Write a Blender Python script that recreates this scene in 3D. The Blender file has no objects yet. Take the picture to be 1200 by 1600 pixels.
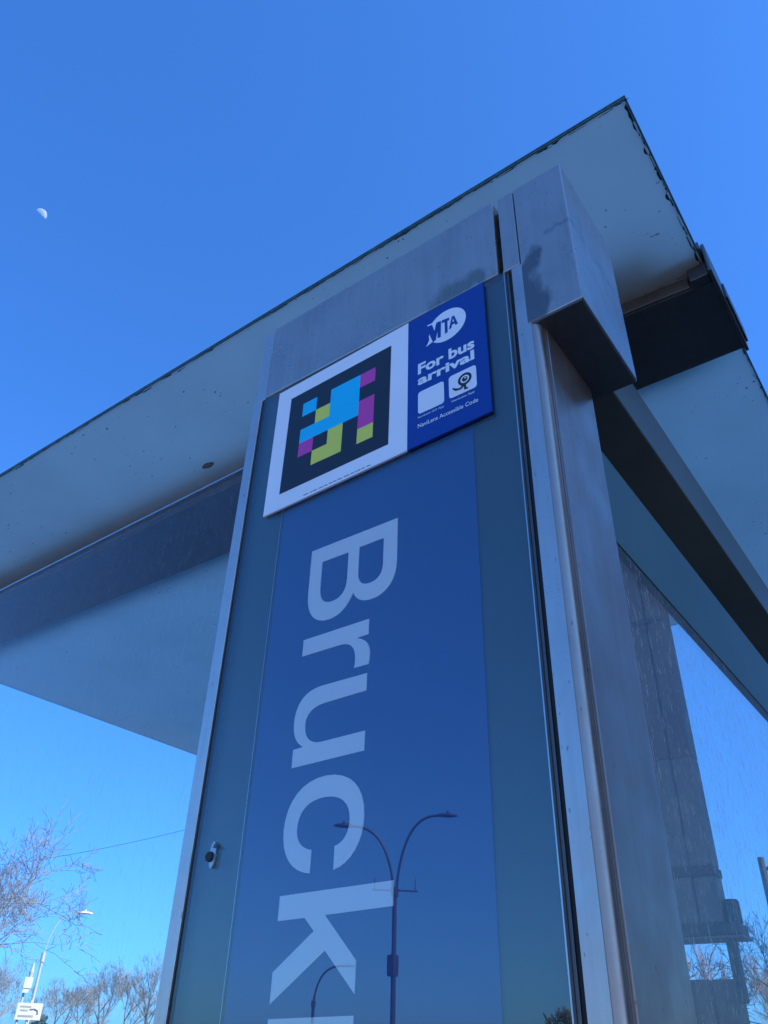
import bpy, bmesh, math, random
from mathutils import Vector, Matrix
R = math.radians
S = bpy.context.scene
COL = S.collection

# ------------------------------------------------------------------ camera
cd = bpy.data.cameras.new('camera')
cam = bpy.data.objects.new('camera', cd); COL.objects.link(cam); S.camera = cam
cd.sensor_fit = 'VERTICAL'; cd.sensor_height = 24.0; cd.lens = 24.0 * 1230.5 / 1600.0
cd.clip_start = 0.02; cd.clip_end = 6000
_r = Vector((0.80710728, 0.5897969, 0.02678519)); _u = Vector((0.31903176, -0.47385401, 0.82078079))
_f = Vector((-0.49678624, 0.65391283, 0.57061497))
cam.matrix_world = Matrix(((_r.x, _u.x, -_f.x, 0.81170742), (_r.y, _u.y, -_f.y, -0.70503748),
                           (_r.z, _u.z, -_f.z, 1.5), (0, 0, 0, 1)))
CAMP = Vector((0.81170742, -0.70503748, 1.5))

# ------------------------------------------------------------------ sky and sun
SUN_AZ, SUN_EL = 80.0, 38.0          # azimuth clockwise from +Y
w = bpy.data.worlds.new('World'); S.world = w; w.use_nodes = True
nt = w.node_tree; nt.nodes.clear()
out = nt.nodes.new('ShaderNodeOutputWorld'); bg = nt.nodes.new('ShaderNodeBackground')
sky = nt.nodes.new('ShaderNodeTexSky'); sky.sky_type = 'NISHITA'; sky.sun_disc = False
sky.sun_elevation = R(SUN_EL); sky.sun_rotation = R(SUN_AZ)
sky.air_density = 1.0; sky.dust_density = 0.8; sky.ozone_density = 6.0
# the camera's response to a deep clear winter sky: softer contrast and a cold white balance over the whole dome
hs = nt.nodes.new('ShaderNodeGamma'); hs.inputs['Gamma'].default_value = 0.75
wb = nt.nodes.new('ShaderNodeMix'); wb.data_type = 'RGBA'; wb.blend_type = 'MULTIPLY'; wb.inputs[0].default_value = 1.0
wb.inputs[7].default_value = (0.39, 0.98, 1.90, 1)
nt.links.new(sky.outputs[0], hs.inputs['Color']); nt.links.new(hs.outputs[0], wb.inputs[6]); nt.links.new(wb.outputs[2], bg.inputs['Color'])
bg.inputs['Strength'].default_value = 0.10
nt.links.new(bg.outputs[0], out.inputs['Surface'])
sl = bpy.data.lights.new('sun', 'SUN'); sl.energy = 3.9; sl.angle = R(0.5); sl.color = (1.0, 0.93, 0.83)
sun = bpy.data.objects.new('sun', sl); COL.objects.link(sun)
sd = Vector((math.sin(R(SUN_AZ)) * math.cos(R(SUN_EL)), math.cos(R(SUN_AZ)) * math.cos(R(SUN_EL)), math.sin(R(SUN_EL))))
sun.rotation_euler = sd.to_track_quat('Z', 'Y').to_euler()
S.view_settings.view_transform = 'Standard'; S.view_settings.look = 'None'
S.view_settings.exposure = 1.2; S.view_settings.gamma = 1.0
S.view_settings.use_curve_mapping = False
S.render.engine = 'CYCLES'
S.cycles.max_bounces = 12; S.cycles.transparent_max_bounces = 24; S.cycles.glossy_bounces = 5
S.cycles.caustics_reflective = False; S.cycles.caustics_refractive = False

# ------------------------------------------------------------------ materials
MATS = {}
def newmat(name):
    m = bpy.data.materials.new(name); m.use_nodes = True
    n = m.node_tree; n.nodes.clear()
    return m, n, n.nodes.new('ShaderNodeOutputMaterial')
def nd(n, typ, **kw):
    x = n.nodes.new(typ)
    for k, v in kw.items():
        if k in x.inputs.keys(): x.inputs[k].default_value = v
        else: setattr(x, k, v)
    return x
def noise(n, scale, detail=4, rough=0.6, vec=None, stretch=None):
    t = nd(n, 'ShaderNodeTexNoise', Scale=scale, Detail=detail, Roughness=rough)
    if vec is None:
        vec = n.nodes.new('ShaderNodeNewGeometry').outputs['Position']
    if stretch:
        mp = n.nodes.new('ShaderNodeMapping'); mp.inputs['Scale'].default_value = stretch
        n.links.new(vec, mp.inputs['Vector']); vec = mp.outputs[0]
    n.links.new(vec, t.inputs['Vector'])
    return t.outputs[0]
def ramp(n, fac, stops):
    r = n.nodes.new('ShaderNodeValToRGB'); e = r.color_ramp.elements
    while len(e) < len(stops): e.new(0.5)
    for i, (p, c) in enumerate(stops):
        e[i].position = p; e[i].color = (c, c, c, 1) if isinstance(c, (int, float)) else (*c, 1)
    n.links.new(fac, r.inputs[0]); return r.outputs[0]
def mixc(n, fac, a, b, mode='MIX'):
    m = n.nodes.new('ShaderNodeMix'); m.data_type = 'RGBA'; m.blend_type = mode
    if isinstance(fac, (int, float)): m.inputs[0].default_value = fac
    else: n.links.new(fac, m.inputs[0])
    for s, v in ((6, a), (7, b)):
        if isinstance(v, tuple): m.inputs[s].default_value = (*v, 1)
        else: n.links.new(v, m.inputs[s])
    return m.outputs[2]
def math_(n, op, a, b=None, clamp=False):
    m = n.nodes.new('ShaderNodeMath'); m.operation = op; m.use_clamp = clamp
    for i, v in enumerate((a, b)):
        if v is None: continue
        if isinstance(v, (int, float)): m.inputs[i].default_value = v
        else: n.links.new(v, m.inputs[i])
    return m.outputs[0]

def paint(name, c, rough=0.5, var=0.12, scale=9.0, metallic=0.0, spec=0.5, bump=0.0, stretch=None):
    m, n, o = newmat(name); b = nd(n, 'ShaderNodeBsdfPrincipled', Roughness=rough, Metallic=metallic)
    b.inputs['Specular IOR Level'].default_value = spec
    f = ramp(n, noise(n, scale, 6, 0.65, stretch=stretch), [(0.3, 1 - var), (0.7, 1 + var)])
    col = mixc(n, 1.0, tuple(c), f, 'MULTIPLY')
    n.links.new(col, b.inputs['Base Color'])
    if bump:
        bp = nd(n, 'ShaderNodeBump', Strength=bump, Distance=0.002)
        n.links.new(noise(n, scale * 12, 3), bp.inputs['Height']); n.links.new(bp.outputs[0], b.inputs['Normal'])
    n.links.new(b.outputs[0], o.inputs[0]); MATS[name] = m
    return m

def box_mask(n, lo, hi, soft):
    """1 inside the world-space box lo..hi in x and z, with ragged soft borders (for stains)."""
    g = n.nodes.new('ShaderNodeNewGeometry').outputs['Position']
    nz = nd(n, 'ShaderNodeTexNoise', Scale=38.0, Detail=3.0)
    mp = n.nodes.new('ShaderNodeMapping'); mp.inputs['Scale'].default_value = (1, 1, 0.35)
    n.links.new(g, mp.inputs[0]); n.links.new(mp.outputs[0], nz.inputs['Vector'])
    off = math_(n, 'MULTIPLY', math_(n, 'SUBTRACT', nz.outputs[0], 0.5), soft * 5)
    sp = n.nodes.new('ShaderNodeSeparateXYZ'); n.links.new(g, sp.inputs[0])
    res = None
    for ch, a, b in (('X', lo[0], hi[0]), ('Z', lo[1], hi[1])):
        v = math_(n, 'ADD', sp.outputs[ch], off)
        l = math_(n, 'DIVIDE', math_(n, 'SUBTRACT', v, a), soft, True)
        h = math_(n, 'DIVIDE', math_(n, 'SUBTRACT', b, v), soft, True)
        q = math_(n, 'MULTIPLY', l, h)
        res = q if res is None else math_(n, 'MULTIPLY', res, q)
    sn = n.nodes.new('ShaderNodeSeparateXYZ'); n.links.new(n.nodes.new('ShaderNodeNewGeometry').outputs['Normal'], sn.inputs[0])
    return math_(n, 'MULTIPLY', res, math_(n, 'GREATER_THAN', sn.outputs['Z'], -0.5))

def steel(name, c=(0.62, 0.48, 0.40), rough=0.30, stains=(), brush=0.10):
    m, n, o = newmat(name); b = nd(n, 'ShaderNodeBsdfPrincipled', Metallic=0.86)
    big = ramp(n, noise(n, 6.0, 7, 0.68), [(0.28, 0.84), (0.5, 0.98), (0.75, 1.05)])
    fine = ramp(n, noise(n, 60.0, 4, 0.7, stretch=(1, 1, 0.05)), [(0.3, 0.92), (0.7, 1.04)])
    run = ramp(n, noise(n, 26.0, 5, 0.7, stretch=(1, 1, 0.10)), [(0.56, 1.0), (0.72, 0.84)])
    pits = ramp(n, noise(n, 210.0, 2, 0.5, stretch=(1, 1, 0.45)), [(0.235, 0.35), (0.30, 1.0)])
    col = mixc(n, 1.0, tuple(c), big, 'MULTIPLY')
    col = mixc(n, 1.0, col, run, 'MULTIPLY')
    col = mixc(n, 1.0, col, fine, 'MULTIPLY'); col = mixc(n, 0.75, col, pits, 'MULTIPLY')
    rg = ramp(n, noise(n, 11.0, 6, 0.7), [(0.25, rough - 0.09), (0.75, rough + 0.13)])
    for lo, hi, soft, tint, amt in stains:
        mk = math_(n, 'MULTIPLY', box_mask(n, lo, hi, soft), amt)
        col = mixc(n, mk, col, tint)
    n.links.new(col, b.inputs['Base Color']); n.links.new(rg, b.inputs['Roughness'])
    bp = nd(n, 'ShaderNodeBump', Strength=brush, Distance=0.0015)
    h = math_(n, 'ADD', noise(n, 3.0, 3), math_(n, 'MULTIPLY', noise(n, 90.0, 3, stretch=(1, 1, 0.04)), 0.15))
    n.links.new(h, bp.inputs['Height']); n.links.new(bp.outputs[0], b.inputs['Normal'])
    n.links.new(b.outputs[0], o.inputs[0]); MATS[name] = m
    return m

def glass(name, tint=(0.93, 0.97, 0.97), f0=0.05, boost=1.0, dirt=0.05, dirt_col=(0.55, 0.58, 0.6), rough=0.0, streak=True):
    """clear sheet glass: transparent + Schlick mirror + a little dried dust"""
    m, n, o = newmat(name)
    tr = nd(n, 'ShaderNodeBsdfTransparent'); tr.inputs[0].default_value = (*tint, 1)
    gl = nd(n, 'ShaderNodeBsdfGlossy', Roughness=rough); gl.inputs[0].default_value = (1, 1, 1, 1)
    lw = nd(n, 'ShaderNodeLayerWeight', Blend=0.5)
    f = math_(n, 'POWER', lw.outputs['Facing'], 4.6)
    f = math_(n, 'ADD', math_(n, 'MULTIPLY', f, (1 - f0) * boost), f0, True)
    mx = n.nodes.new('ShaderNodeMixShader'); n.links.new(f, mx.inputs[0])
    n.links.new(tr.outputs[0], mx.inputs[1]); n.links.new(gl.outputs[0], mx.inputs[2])
    df = nd(n, 'ShaderNodeBsdfDiffuse'); df.inputs[0].default_value = (*dirt_col, 1)
    d1 = ramp(n, noise(n, 7.0, 6, 0.7, stretch=(1, 1, 0.35)), [(0.35, 0.25), (0.75, 1.0)])
    if streak:
        d2 = ramp(n, noise(n, 190.0, 3, 0.6, stretch=(1, 1, 0.22)), [(0.57, 0.0), (0.70, 2.6)])
        d1 = math_(n, 'ADD', d1, d2)
    dm = math_(n, 'MULTIPLY', d1, dirt, True)
    m2 = n.nodes.new('ShaderNodeMixShader'); n.links.new(dm, m2.inputs[0])
    n.links.new(mx.outputs[0], m2.inputs[1]); n.links.new(df.outputs[0], m2.inputs[2])
    n.links.new(m2.outputs[0], o.inputs[0]); MATS[name] = m
    return m

def frit(name):
    """white fritted roof glass seen from below: scatters and lets some skylight through"""
    m, n, o = newmat(name)
    big = ramp(n, noise(n, 2.2, 5, 0.6), [(0.25, 0.88), (0.75, 1.06)])
    sp = ramp(n, noise(n, 55.0, 1, 0.3, stretch=(1, 1.6, 1)), [(0.215, 0.12), (0.25, 1.0)])
    gate = ramp(n, noise(n, 3.1, 2), [(0.45, 1.0), (0.6, 0.0)])
    spots = mixc(n, gate, sp, (1.0, 1.0, 1.0))
    vo = nd(n, 'ShaderNodeTexVoronoi', Scale=30.0); vo.inputs['Randomness'].default_value = 1.0
    n.links.new(n.nodes.new('ShaderNodeNewGeometry').outputs['Position'], vo.inputs['Vector'])
    dots = ramp(n, vo.outputs['Distance'], [(0.05, 0.30), (0.085, 1.0)])
    gate2 = ramp(n, noise(n, 4.3, 3), [(0.44, 0.0), (0.58, 1.0)])
    dots = mixc(n, gate2, (1.0, 1.0, 1.0), dots)
    def col(c):
        a = mixc(n, 1.0, c, big, 'MULTIPLY'); a = mixc(n, 1.0, a, spots, 'MULTIPLY')
        return mixc(n, 1.0, a, dots, 'MULTIPLY')
    df = nd(n, 'ShaderNodeBsdfDiffuse'); n.links.new(col((0.86, 0.84, 0.74)), df.inputs[0])
    tl = nd(n, 'ShaderNodeBsdfTranslucent'); n.links.new(col((0.98, 0.98, 0.80)), tl.inputs[0])
    mx = nd(n, 'ShaderNodeMixShader'); mx.inputs[0].default_value = 0.56
    n.links.new(df.outputs[0], mx.inputs[1]); n.links.new(tl.outputs[0], mx.inputs[2])
    gl = nd(n, 'ShaderNodeBsdfGlossy', Roughness=0.12)
    lw = nd(n, 'ShaderNodeLayerWeight', Blend=0.5)
    f = math_(n, 'MULTIPLY', math_(n, 'POWER', lw.outputs['Facing'], 5.0), 0.6)
    f = math_(n, 'ADD', f, 0.025)
    m2 = n.nodes.new('ShaderNodeMixShader'); n.links.new(f, m2.inputs[0])
    n.links.new(mx.outputs[0], m2.inputs[1]); n.links.new(gl.outputs[0], m2.inputs[2])
    n.links.new(m2.outputs[0], o.inputs[0]); MATS[name] = m
    return m

DIRT = (0.10, 0.10, 0.10)
M_STEEL = steel('brushed_steel')
M_STEEL_HEAD = steel('header_steel', stains=[((0.355, 2.45), (0.478, 2.512), 0.022, (0.20, 0.17, 0.13), 0.6)])
M_STEEL_BOX = steel('box_steel', stains=[((0.488, 2.25), (0.552, 2.482), 0.016, DIRT, 0.72),
                                         ((0.552, 2.50), (0.60, 2.515), 0.008, DIRT, 0.4)])
M_STEEL_SIDE = steel('side_steel', c=(0.62, 0.43, 0.34), rough=0.36,
                     stains=[((0.505, 2.09), (0.511, 2.11), 0.003, DIRT, 0.8), ((0.497, 2.235), (0.515, 2.34), 0.006, DIRT, 0.6)])
M_STEEL_FRAME = steel('frame_steel', c=(0.68, 0.57, 0.50), rough=0.30, brush=0.05)
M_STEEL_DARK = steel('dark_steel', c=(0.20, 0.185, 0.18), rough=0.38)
M_FLANGE = steel('flange_steel', c=(0.36, 0.29, 0.26))
M_EDGE = paint('bright_edge', (0.60, 0.57, 0.54), 0.32, 0.08, metallic=1.0)
M_GAP = paint('black_gasket', (0.012, 0.013, 0.015), 0.6)
M_RAIL = paint('green_grey_rail', (0.095, 0.14, 0.10), 0.45, 0.10, 4.0)
M_ARM = paint('grey_green_arm', (0.16, 0.16, 0.125), 0.45, 0.12, 5.0)
M_FRIT = frit('fritted_roof_glass')
M_ROOFEDGE = paint('green_glass_edge', (0.05, 0.11, 0.10), 0.25, 0.4, 40)
M_ROOFEDGE2 = paint('pale_edge_seam', (0.35, 0.42, 0.42), 0.4, 0.3, 40)
M_RAGGED = paint('peeled_frit', (0.012, 0.035, 0.035), 0.35, 0.3, 40)
M_SMUDGE = paint('grey_smudge', (0.20, 0.22, 0.20), 0.8, 0.5, 90)
M_SIGNGLASS = glass('sign_glass', tint=(0.97, 0.98, 0.98), f0=0.075, dirt=0.003, streak=False)
M_WALLGLASS = glass('wall_glass', tint=(0.95, 0.98, 0.985), f0=0.02, boost=.6, dirt=0.03)
M_SIDEGLASS = glass('side_glass', tint=(0.90, 0.94, 0.94), f0=0.02, boost=0.10, dirt=0.17, dirt_col=(0.90, 0.70, 0.56))
M_TOPGLASS = glass('roof_top_glass', tint=(0.99, 0.995, 0.99), f0=0.02, dirt=0.01, streak=False)
M_BACKPLATE = paint('teal_backing', (0.024, 0.045, 0.028), 0.5, 0.08, 3.0)
M_BLUE = paint('name_panel_blue', (0.0005, 0.046, 0.185), 0.5, 0.05, 3.0)
M_LETTER = paint('letter_white', (0.78, 0.80, 0.76), 0.5, 0.04, 6.0)
M_WHITE = paint('plate_white', (0.86, 0.87, 0.87), 0.4, 0.03, 6.0)
M_PBLUE = paint('plate_blue', (0.001, 0.044, 0.27), 0.4, 0.03, 5.0)
M_BLACK = paint('code_black', (0.016, 0.02, 0.026), 0.4, 0.05)
M_CYAN = paint('code_cyan', (0.003, 0.56, 0.80), 0.4, 0.03)
M_YELL = paint('code_yellow', (0.82, 0.78, 0.085), 0.4, 0.03)
M_MAG = paint('code_magenta', (0.68, 0.055, 0.33), 0.4, 0.03)
M_LOCK = steel('lock_steel', c=(0.45, 0.45, 0.45), rough=0.3)
M_LAMPDARK = paint('lamp_dark', (0.028, 0.034, 0.040), 0.5)
M_LAMPLIGHT = paint('lamp_galvanised', (0.40, 0.40, 0.39), 0.5)
M_LAMPWHITE = paint('lamp_head_white', (0.82, 0.80, 0.76), 0.5)
M_SIGNW = paint('sign_white', (0.62, 0.61, 0.56), 0.5, 0.05)
M_SIGNTXT = paint('sign_grey_print', (0.30, 0.30, 0.28), 0.6)
M_BARK = paint('bark', (0.19, 0.155, 0.14), 0.9, 0.3, 6)
M_TWIG = paint('twig', (0.30, 0.27, 0.24), 0.9, 0.3, 3)
M_TWIGRED = paint('twig_red', (0.30, 0.15, 0.11), 0.9, 0.3, 3)
M_BARKDARK = paint('bark_dark', (0.10, 0.085, 0.075), 0.9, 0.3, 6)
M_SHRUB = paint('shrub_leaf', (0.03, 0.07, 0.06), 0.8, 0.4, 8)
M_WIRE = paint('cable_black', (0.06, 0.06, 0.065), 0.6)
M_WOOD = paint('pole_wood', (0.16, 0.12, 0.09), 0.9, 0.3, 4)
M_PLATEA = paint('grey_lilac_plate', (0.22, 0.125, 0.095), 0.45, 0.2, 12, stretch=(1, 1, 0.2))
M_PLATEB = paint('pale_reflection_plate', (0.28, 0.21, 0.16), 0.45, 0.15, 12, stretch=(1, 1, 0.2))
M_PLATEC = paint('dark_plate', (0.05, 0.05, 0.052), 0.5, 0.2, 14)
M_CAP = paint('green_cap', (0.035, 0.075, 0.075), 0.4, 0.2, 12)
M_ASPH = paint('asphalt', (0.05, 0.05, 0.052), 0.9, 0.25, 4, bump=0.3)
M_CONC = paint('concrete_paving', (0.42, 0.405, 0.385), 0.85, 0.15, 3, bump=0.2)
M_GRASS = paint('winter_grass', (0.12, 0.115, 0.06), 0.95, 0.3, 0.7)
M_BRICK = paint('building_brick', (0.24, 0.12, 0.085), 0.85, 0.2, 2.5)
M_TRIM = paint('building_trim', (0.42, 0.39, 0.35), 0.8, 0.1, 2)
M_PANE = paint('window_pane', (0.03, 0.035, 0.04), 0.08, 0.1, 1)
M_LINE = paint('road_paint', (0.75, 0.73, 0.68), 0.8, 0.15, 3)

# ------------------------------------------------------------------ mesh helpers
class MB:
    def __init__(s): s.v = []; s.f = []
    def add(s, v, f):
        k = len(s.v); s.v += [tuple(p) for p in v]; s.f += [tuple(i + k for i in q) for q in f]; return s
    def box(s, x0, x1, y0, y1, z0, z1, bev=0.0):
        bm = bmesh.new(); bmesh.ops.create_cube(bm, size=1)
        for v in bm.verts:
            v.co = Vector((x0 + (v.co.x + .5) * (x1 - x0), y0 + (v.co.y + .5) * (y1 - y0), z0 + (v.co.z + .5) * (z1 - z0)))
        if bev: bmesh.ops.bevel(bm, geom=bm.edges[:], offset=bev, segments=2, affect='EDGES', profile=0.5)
        return s.bm(bm)
    def bm(s, bm):
        bm.verts.index_update()
        s.add([v.co[:] for v in bm.verts], [[v.index for v in f.verts] for f in bm.faces]); bm.free(); return s
    def hexa(s, P, bev=0.0):
        """8 corners: bottom four then top four, counter-clockwise from above"""
        bm = bmesh.new(); vs = [bm.verts.new(p) for p in P]
        for q in ((3, 2, 1, 0), (4, 5, 6, 7), (0, 1, 5, 4), (1, 2, 6, 5), (2, 3, 7, 6), (3, 0, 4, 7)):
            bm.faces.new([vs[i] for i in q])
        if bev: bmesh.ops.bevel(bm, geom=bm.edges[:], offset=bev, segments=2, affect='EDGES', profile=0.5)
        return s.bm(bm)
    def prism(s, prof, z0, z1):
        """closed profile of (x, y), counter-clockwise, extruded in z"""
        n = len(prof)
        v = [(x, y, z0) for x, y in prof] + [(x, y, z1) for x, y in prof]
        f = [tuple(range(n))[::-1], tuple(range(n, 2 * n))] + [(i, (i + 1) % n, (i + 1) % n + n, i + n) for i in range(n)]
        return s.add(v, f)
    def slab_xz(s, pts, y0, y1):
        """polygon in (x, z) seen from -Y, given thickness from y0 (front) to y1; may be concave"""
        bm = bmesh.new(); vs = [bm.verts.new((x, y0, z)) for x, z in pts]
        es = [bm.edges.new((vs[i], vs[(i + 1) % len(vs)])) for i in range(len(vs))]
        bmesh.ops.triangle_fill(bm, edges=es, use_beauty=True, use_dissolve=False)
        fs = bm.faces[:]
        r = bmesh.ops.extrude_face_region(bm, geom=fs)
        for g in r['geom']:
            if isinstance(g, bmesh.types.BMVert): g.co.y = y1
        bmesh.ops.recalc_face_normals(bm, faces=bm.faces[:])
        return s.bm(bm)
    def tube(s, pts, rad, n=8, cap=True):
        pts = [Vector(p) for p in pts]
        if not hasattr(rad, '__len__'): rad = [rad] * len(pts)
        k = len(s.v); ref = None
        for i, p in enumerate(pts):
            a = pts[max(0, i - 1)]; b = pts[min(len(pts) - 1, i + 1)]
            t = (b - a).normalized()
            if ref is None:
                ref = Vector((1, 0, 0)) if abs(t.x) < 0.9 else Vector((0, 1, 0))
            u = (ref - t * ref.dot(t)).normalized(); ref = u; v = t.cross(u)
            for j in range(n):
                a_ = 2 * math.pi * j / n
                s.v.append(tuple(p + (u * math.cos(a_) + v * math.sin(a_)) * rad[i]))
        for i in range(len(pts) - 1):
            for j in range(n):
                j2 = (j + 1) % n
                s.f.append((k + i * n + j, k + i * n + j2, k + (i + 1) * n + j2, k + (i + 1) * n + j))
        if cap:
            s.f.append(tuple(k + j for j in range(n))[::-1]); e = k + (len(pts) - 1) * n
            s.f.append(tuple(e + j for j in range(n)))
        return s
    def build(s, name, mat, parent=None, smooth=False):
        me = bpy.data.meshes.new(name)
        off = wloc(parent) if parent else Vector((0, 0, 0))
        me.from_pydata([tuple(Vector(p) - off) for p in s.v], [], s.f); me.update()
        me.materials.append(mat)
        if smooth:
            for p in me.polygons: p.use_smooth = True
            me.set_sharp_from_angle(angle=R(35))
        o = bpy.data.objects.new(name, me); COL.objects.link(o)
        if parent: o.parent = parent
        return o
def wloc(o):
    l = Vector(o.location)
    while o.parent: o = o.parent; l += Vector(o.location)
    return l
def tag(o, label=None, cat=None, group=None, kind=None):
    if label: o['label'] = label
    if cat: o['category'] = cat
    if group: o['group'] = group
    if kind: o['kind'] = kind
    return o
def thing(name, label, cat, loc=(0, 0, 0), group=None):
    o = bpy.data.objects.new(name, None); COL.objects.link(o); o.location = loc; o.empty_display_size = 0.2
    return tag(o, label, cat, group)
def copy_tree(o, parent=None):
    c = o.copy(); COL.objects.link(c); c.parent = parent
    for ch in o.children: copy_tree(ch, c)
    return c
def text_mesh(txt, x, z, width, height, y, bold=0.0):
    """flat lettering on the sign face (plane y), left/baseline at x,z, fitted to width and height; returns MB"""
    cu = bpy.data.curves.new('txt', 'FONT'); cu.body = txt; cu.size = 1.0; cu.offset = bold; cu.fill_mode = 'FRONT'
    cu.resolution_u = 3
    ob = bpy.data.objects.new('txt', cu); COL.objects.link(ob)
    dg = bpy.context.evaluated_depsgraph_get(); me = ob.evaluated_get(dg).to_mesh()
    vs = [v.co.copy() for v in me.vertices]; fs = [tuple(p.vertices) for p in me.polygons]
    ob.evaluated_get(dg).to_mesh_clear(); bpy.data.objects.remove(ob); bpy.data.curves.remove(cu)
    x0 = min(v.x for v in vs); x1 = max(v.x for v in vs); z1 = max(v.y for v in vs); z0 = min(v.y for v in vs)
    sx = width / (x1 - x0); sz = height / (z1 - z0)
    m = MB(); m.add([(x + (v.x - x0) * sx, y, z + (v.y - z0) * sz) for v in vs], fs)
    return m
def bez(p0, p1, p2, p3, n=8):
    r = []
    for i in range(1, n + 1):
        t = i / n; a = (1 - t) ** 3; b = 3 * t * (1 - t) ** 2; c = 3 * t * t * (1 - t); d = t ** 3
        r.append((a * p0[0] + b * p1[0] + c * p2[0] + d * p3[0], a * p0[1] + b * p1[1] + c * p2[1] + d * p3[1]))
    return r
def path(start, *segs):
    """polyline from ('l', pt) lines and ('c', c1, c2, pt) curves"""
    P = [start]
    for sg in segs:
        if sg[0] == 'l': P.append(sg[1])
        else: P += bez(P[-1], sg[1], sg[2], sg[3])
    if abs(P[-1][0] - P[0][0]) + abs(P[-1][1] - P[0][1]) < 1e-6: P.pop()
    return P

# ------------------------------------------------------------------ the setting
def sheet(name, x0, x1, y0, y1, z, mat, th=None):
    m = MB()
    if th: m.box(x0, x1, y0, y1, z - th, z)
    else: m.add([(x0, y0, z), (x1, y0, z), (x1, y1, z), (x0, y1, z)], [(0, 1, 2, 3)])
    return tag(m.build(name, mat), kind='structure')
sheet('ground', -2500, 2500, -2500, 2500, -0.15, M_GRASS)
sheet('road', -400, 400, -19.0, -8.2, -0.146, M_ASPH)
sheet('pavement', -400, 400, -8.2, -0.2, 0.0, M_CONC, 0.15)
sheet('path', -400, 400, -0.198, 6.5, -0.004, M_ASPH, 0.14)  # dark asphalt put in out of view so downward steel mirrors dark ground
mk = MB()
for i in range(-30, 30):
    x = i * 6.0; mk.add([(x, -13.7, -0.142), (x + 3, -13.7, -0.142), (x + 3, -13.55, -0.142), (x, -13.55, -0.142)], [(0, 1, 2, 3)])
tag(mk.build('road_marking', M_LINE), kind='structure')

# unseen brick house across the street, added to keep sun off the shelter
bt = thing('shade_building', 'added brick apartment building out of view that shades the shelter from the low sun', 'building', (19, 17, -0.15))
MB().box(13, 25, 1.0, 34, -0.15, 17.5).build('wall', M_BRICK, bt)
MB().box(12.85, 25.15, 0.85, 34.15, 17.502, 18.0).build('parapet', M_TRIM, bt)
wn = None
for fl in range(5):
    for j in range(8):
        y = 2.5 + j * 3.9; z = 1.6 + fl * 3.3
        if wn is None:
            wn = MB().box(12.93, 12.998, y, y + 1.4, z, z + 1.8).build('window', M_TRIM, bt)
            MB().box(12.90, 12.928, y + .08, y + 1.32, z + .08, z + 1.72).build('pane', M_PANE, wn)
            y0, z0 = y, z
        else:
            c = copy_tree(wn, bt); c.location = wn.location + Vector((0, y - y0, z - z0))

# ------------------------------------------------------------------ moon
MD = 4000.0
md = Vector((-0.63047713, 0.1887907, 0.75289884))
bm = bmesh.new(); bmesh.ops.create_uvsphere(bm, u_segments=32, v_segments=16, radius=MD * math.tan(R(0.36)))
mm, mn, mo = newmat('moon_rock')
mdf = nd(mn, 'ShaderNodeBsdfDiffuse')
mcol = ramp(mn, noise(mn, 0.03, 4), [(0.35, 0.16), (0.65, 0.38)]); mn.links.new(mcol, mdf.inputs[0])
mtr = nd(mn, 'ShaderNodeBsdfTransparent'); mad = mn.nodes.new('ShaderNodeAddShader')
mn.links.new(mdf.outputs[0], mad.inputs[0]); mn.links.new(mtr.outputs[0], mad.inputs[1]); mn.links.new(mad.outputs[0], mo.inputs[0])
bmesh.ops.delete(bm, geom=[f for f in bm.faces if f.calc_center_median().dot(sd) < 0], context='FACES')  # only the sunlit half is kept; the phase is cut into the mesh
mbm = MB().bm(bm); mob = mbm.build('moon', mm, None, True); mob.location = CAMP + md * MD
tag(mob, 'pale half moon high in the clear blue sky', 'moon')

# ------------------------------------------------------------------ shelter roof, beam, walls
ZR = 2.922
bs = thing('bus_shelter', 'bus shelter with flat white fritted glass roof, steel beam and glass walls', 'bus shelter', (-1.0, 1.2, 0))
XL, XR, YF, YB = -2.79, 0.694, 0.121, 2.36
YR = 2.14                                     # the rear edge runs in at an angle towards the right end
roof = MB().add([(XL, YF, ZR), (XR, YF, ZR), (XR, YR, ZR), (XL, YB, ZR)], [(3, 2, 1, 0)]).prism([(XL, YF), (XR, YF), (XR, YR), (XL, YB)], ZR + .0004, ZR + .0040)
roof = roof.build('roof_panel', M_FRIT, bs)
roof.data.materials.append(M_TOPGLASS)
for p in roof.data.polygons[1:]: p.material_index = 1
for (z0, z1, d, mat) in ((ZR - 0.0004, ZR + 0.0032, 0.0025, M_ROOFEDGE), (ZR + 0.0033, ZR + 0.0052, 0.0015, M_ROOFEDGE2), (ZR + 0.0053, ZR + 0.0088, 0.003, M_ROOFEDGE)):
    for x0, x1, y0, y1 in ((XL - d, XR + d, YF - d, YF - .0001), (XR + .0001, XR + d, YF, YR), (XL - d, XL - .0001, YF, YB)):
        MB().box(x0, x1, y0, y1, z0, z1).build('edge_strip', mat, roof)
    MB().prism([(XL - d, YB + .0001), (XR + d, YR + .0001), (XR + d, YR + d), (XL - d, YB + d)], z0, z1).build('edge_strip', mat, roof)
MB().prism([(XL, YF), (XR, YF), (XR, YR), (XL, YB)], ZR + .0050, ZR + .0086).build('top_pane', M_TOPGLASS, roof)
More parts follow.
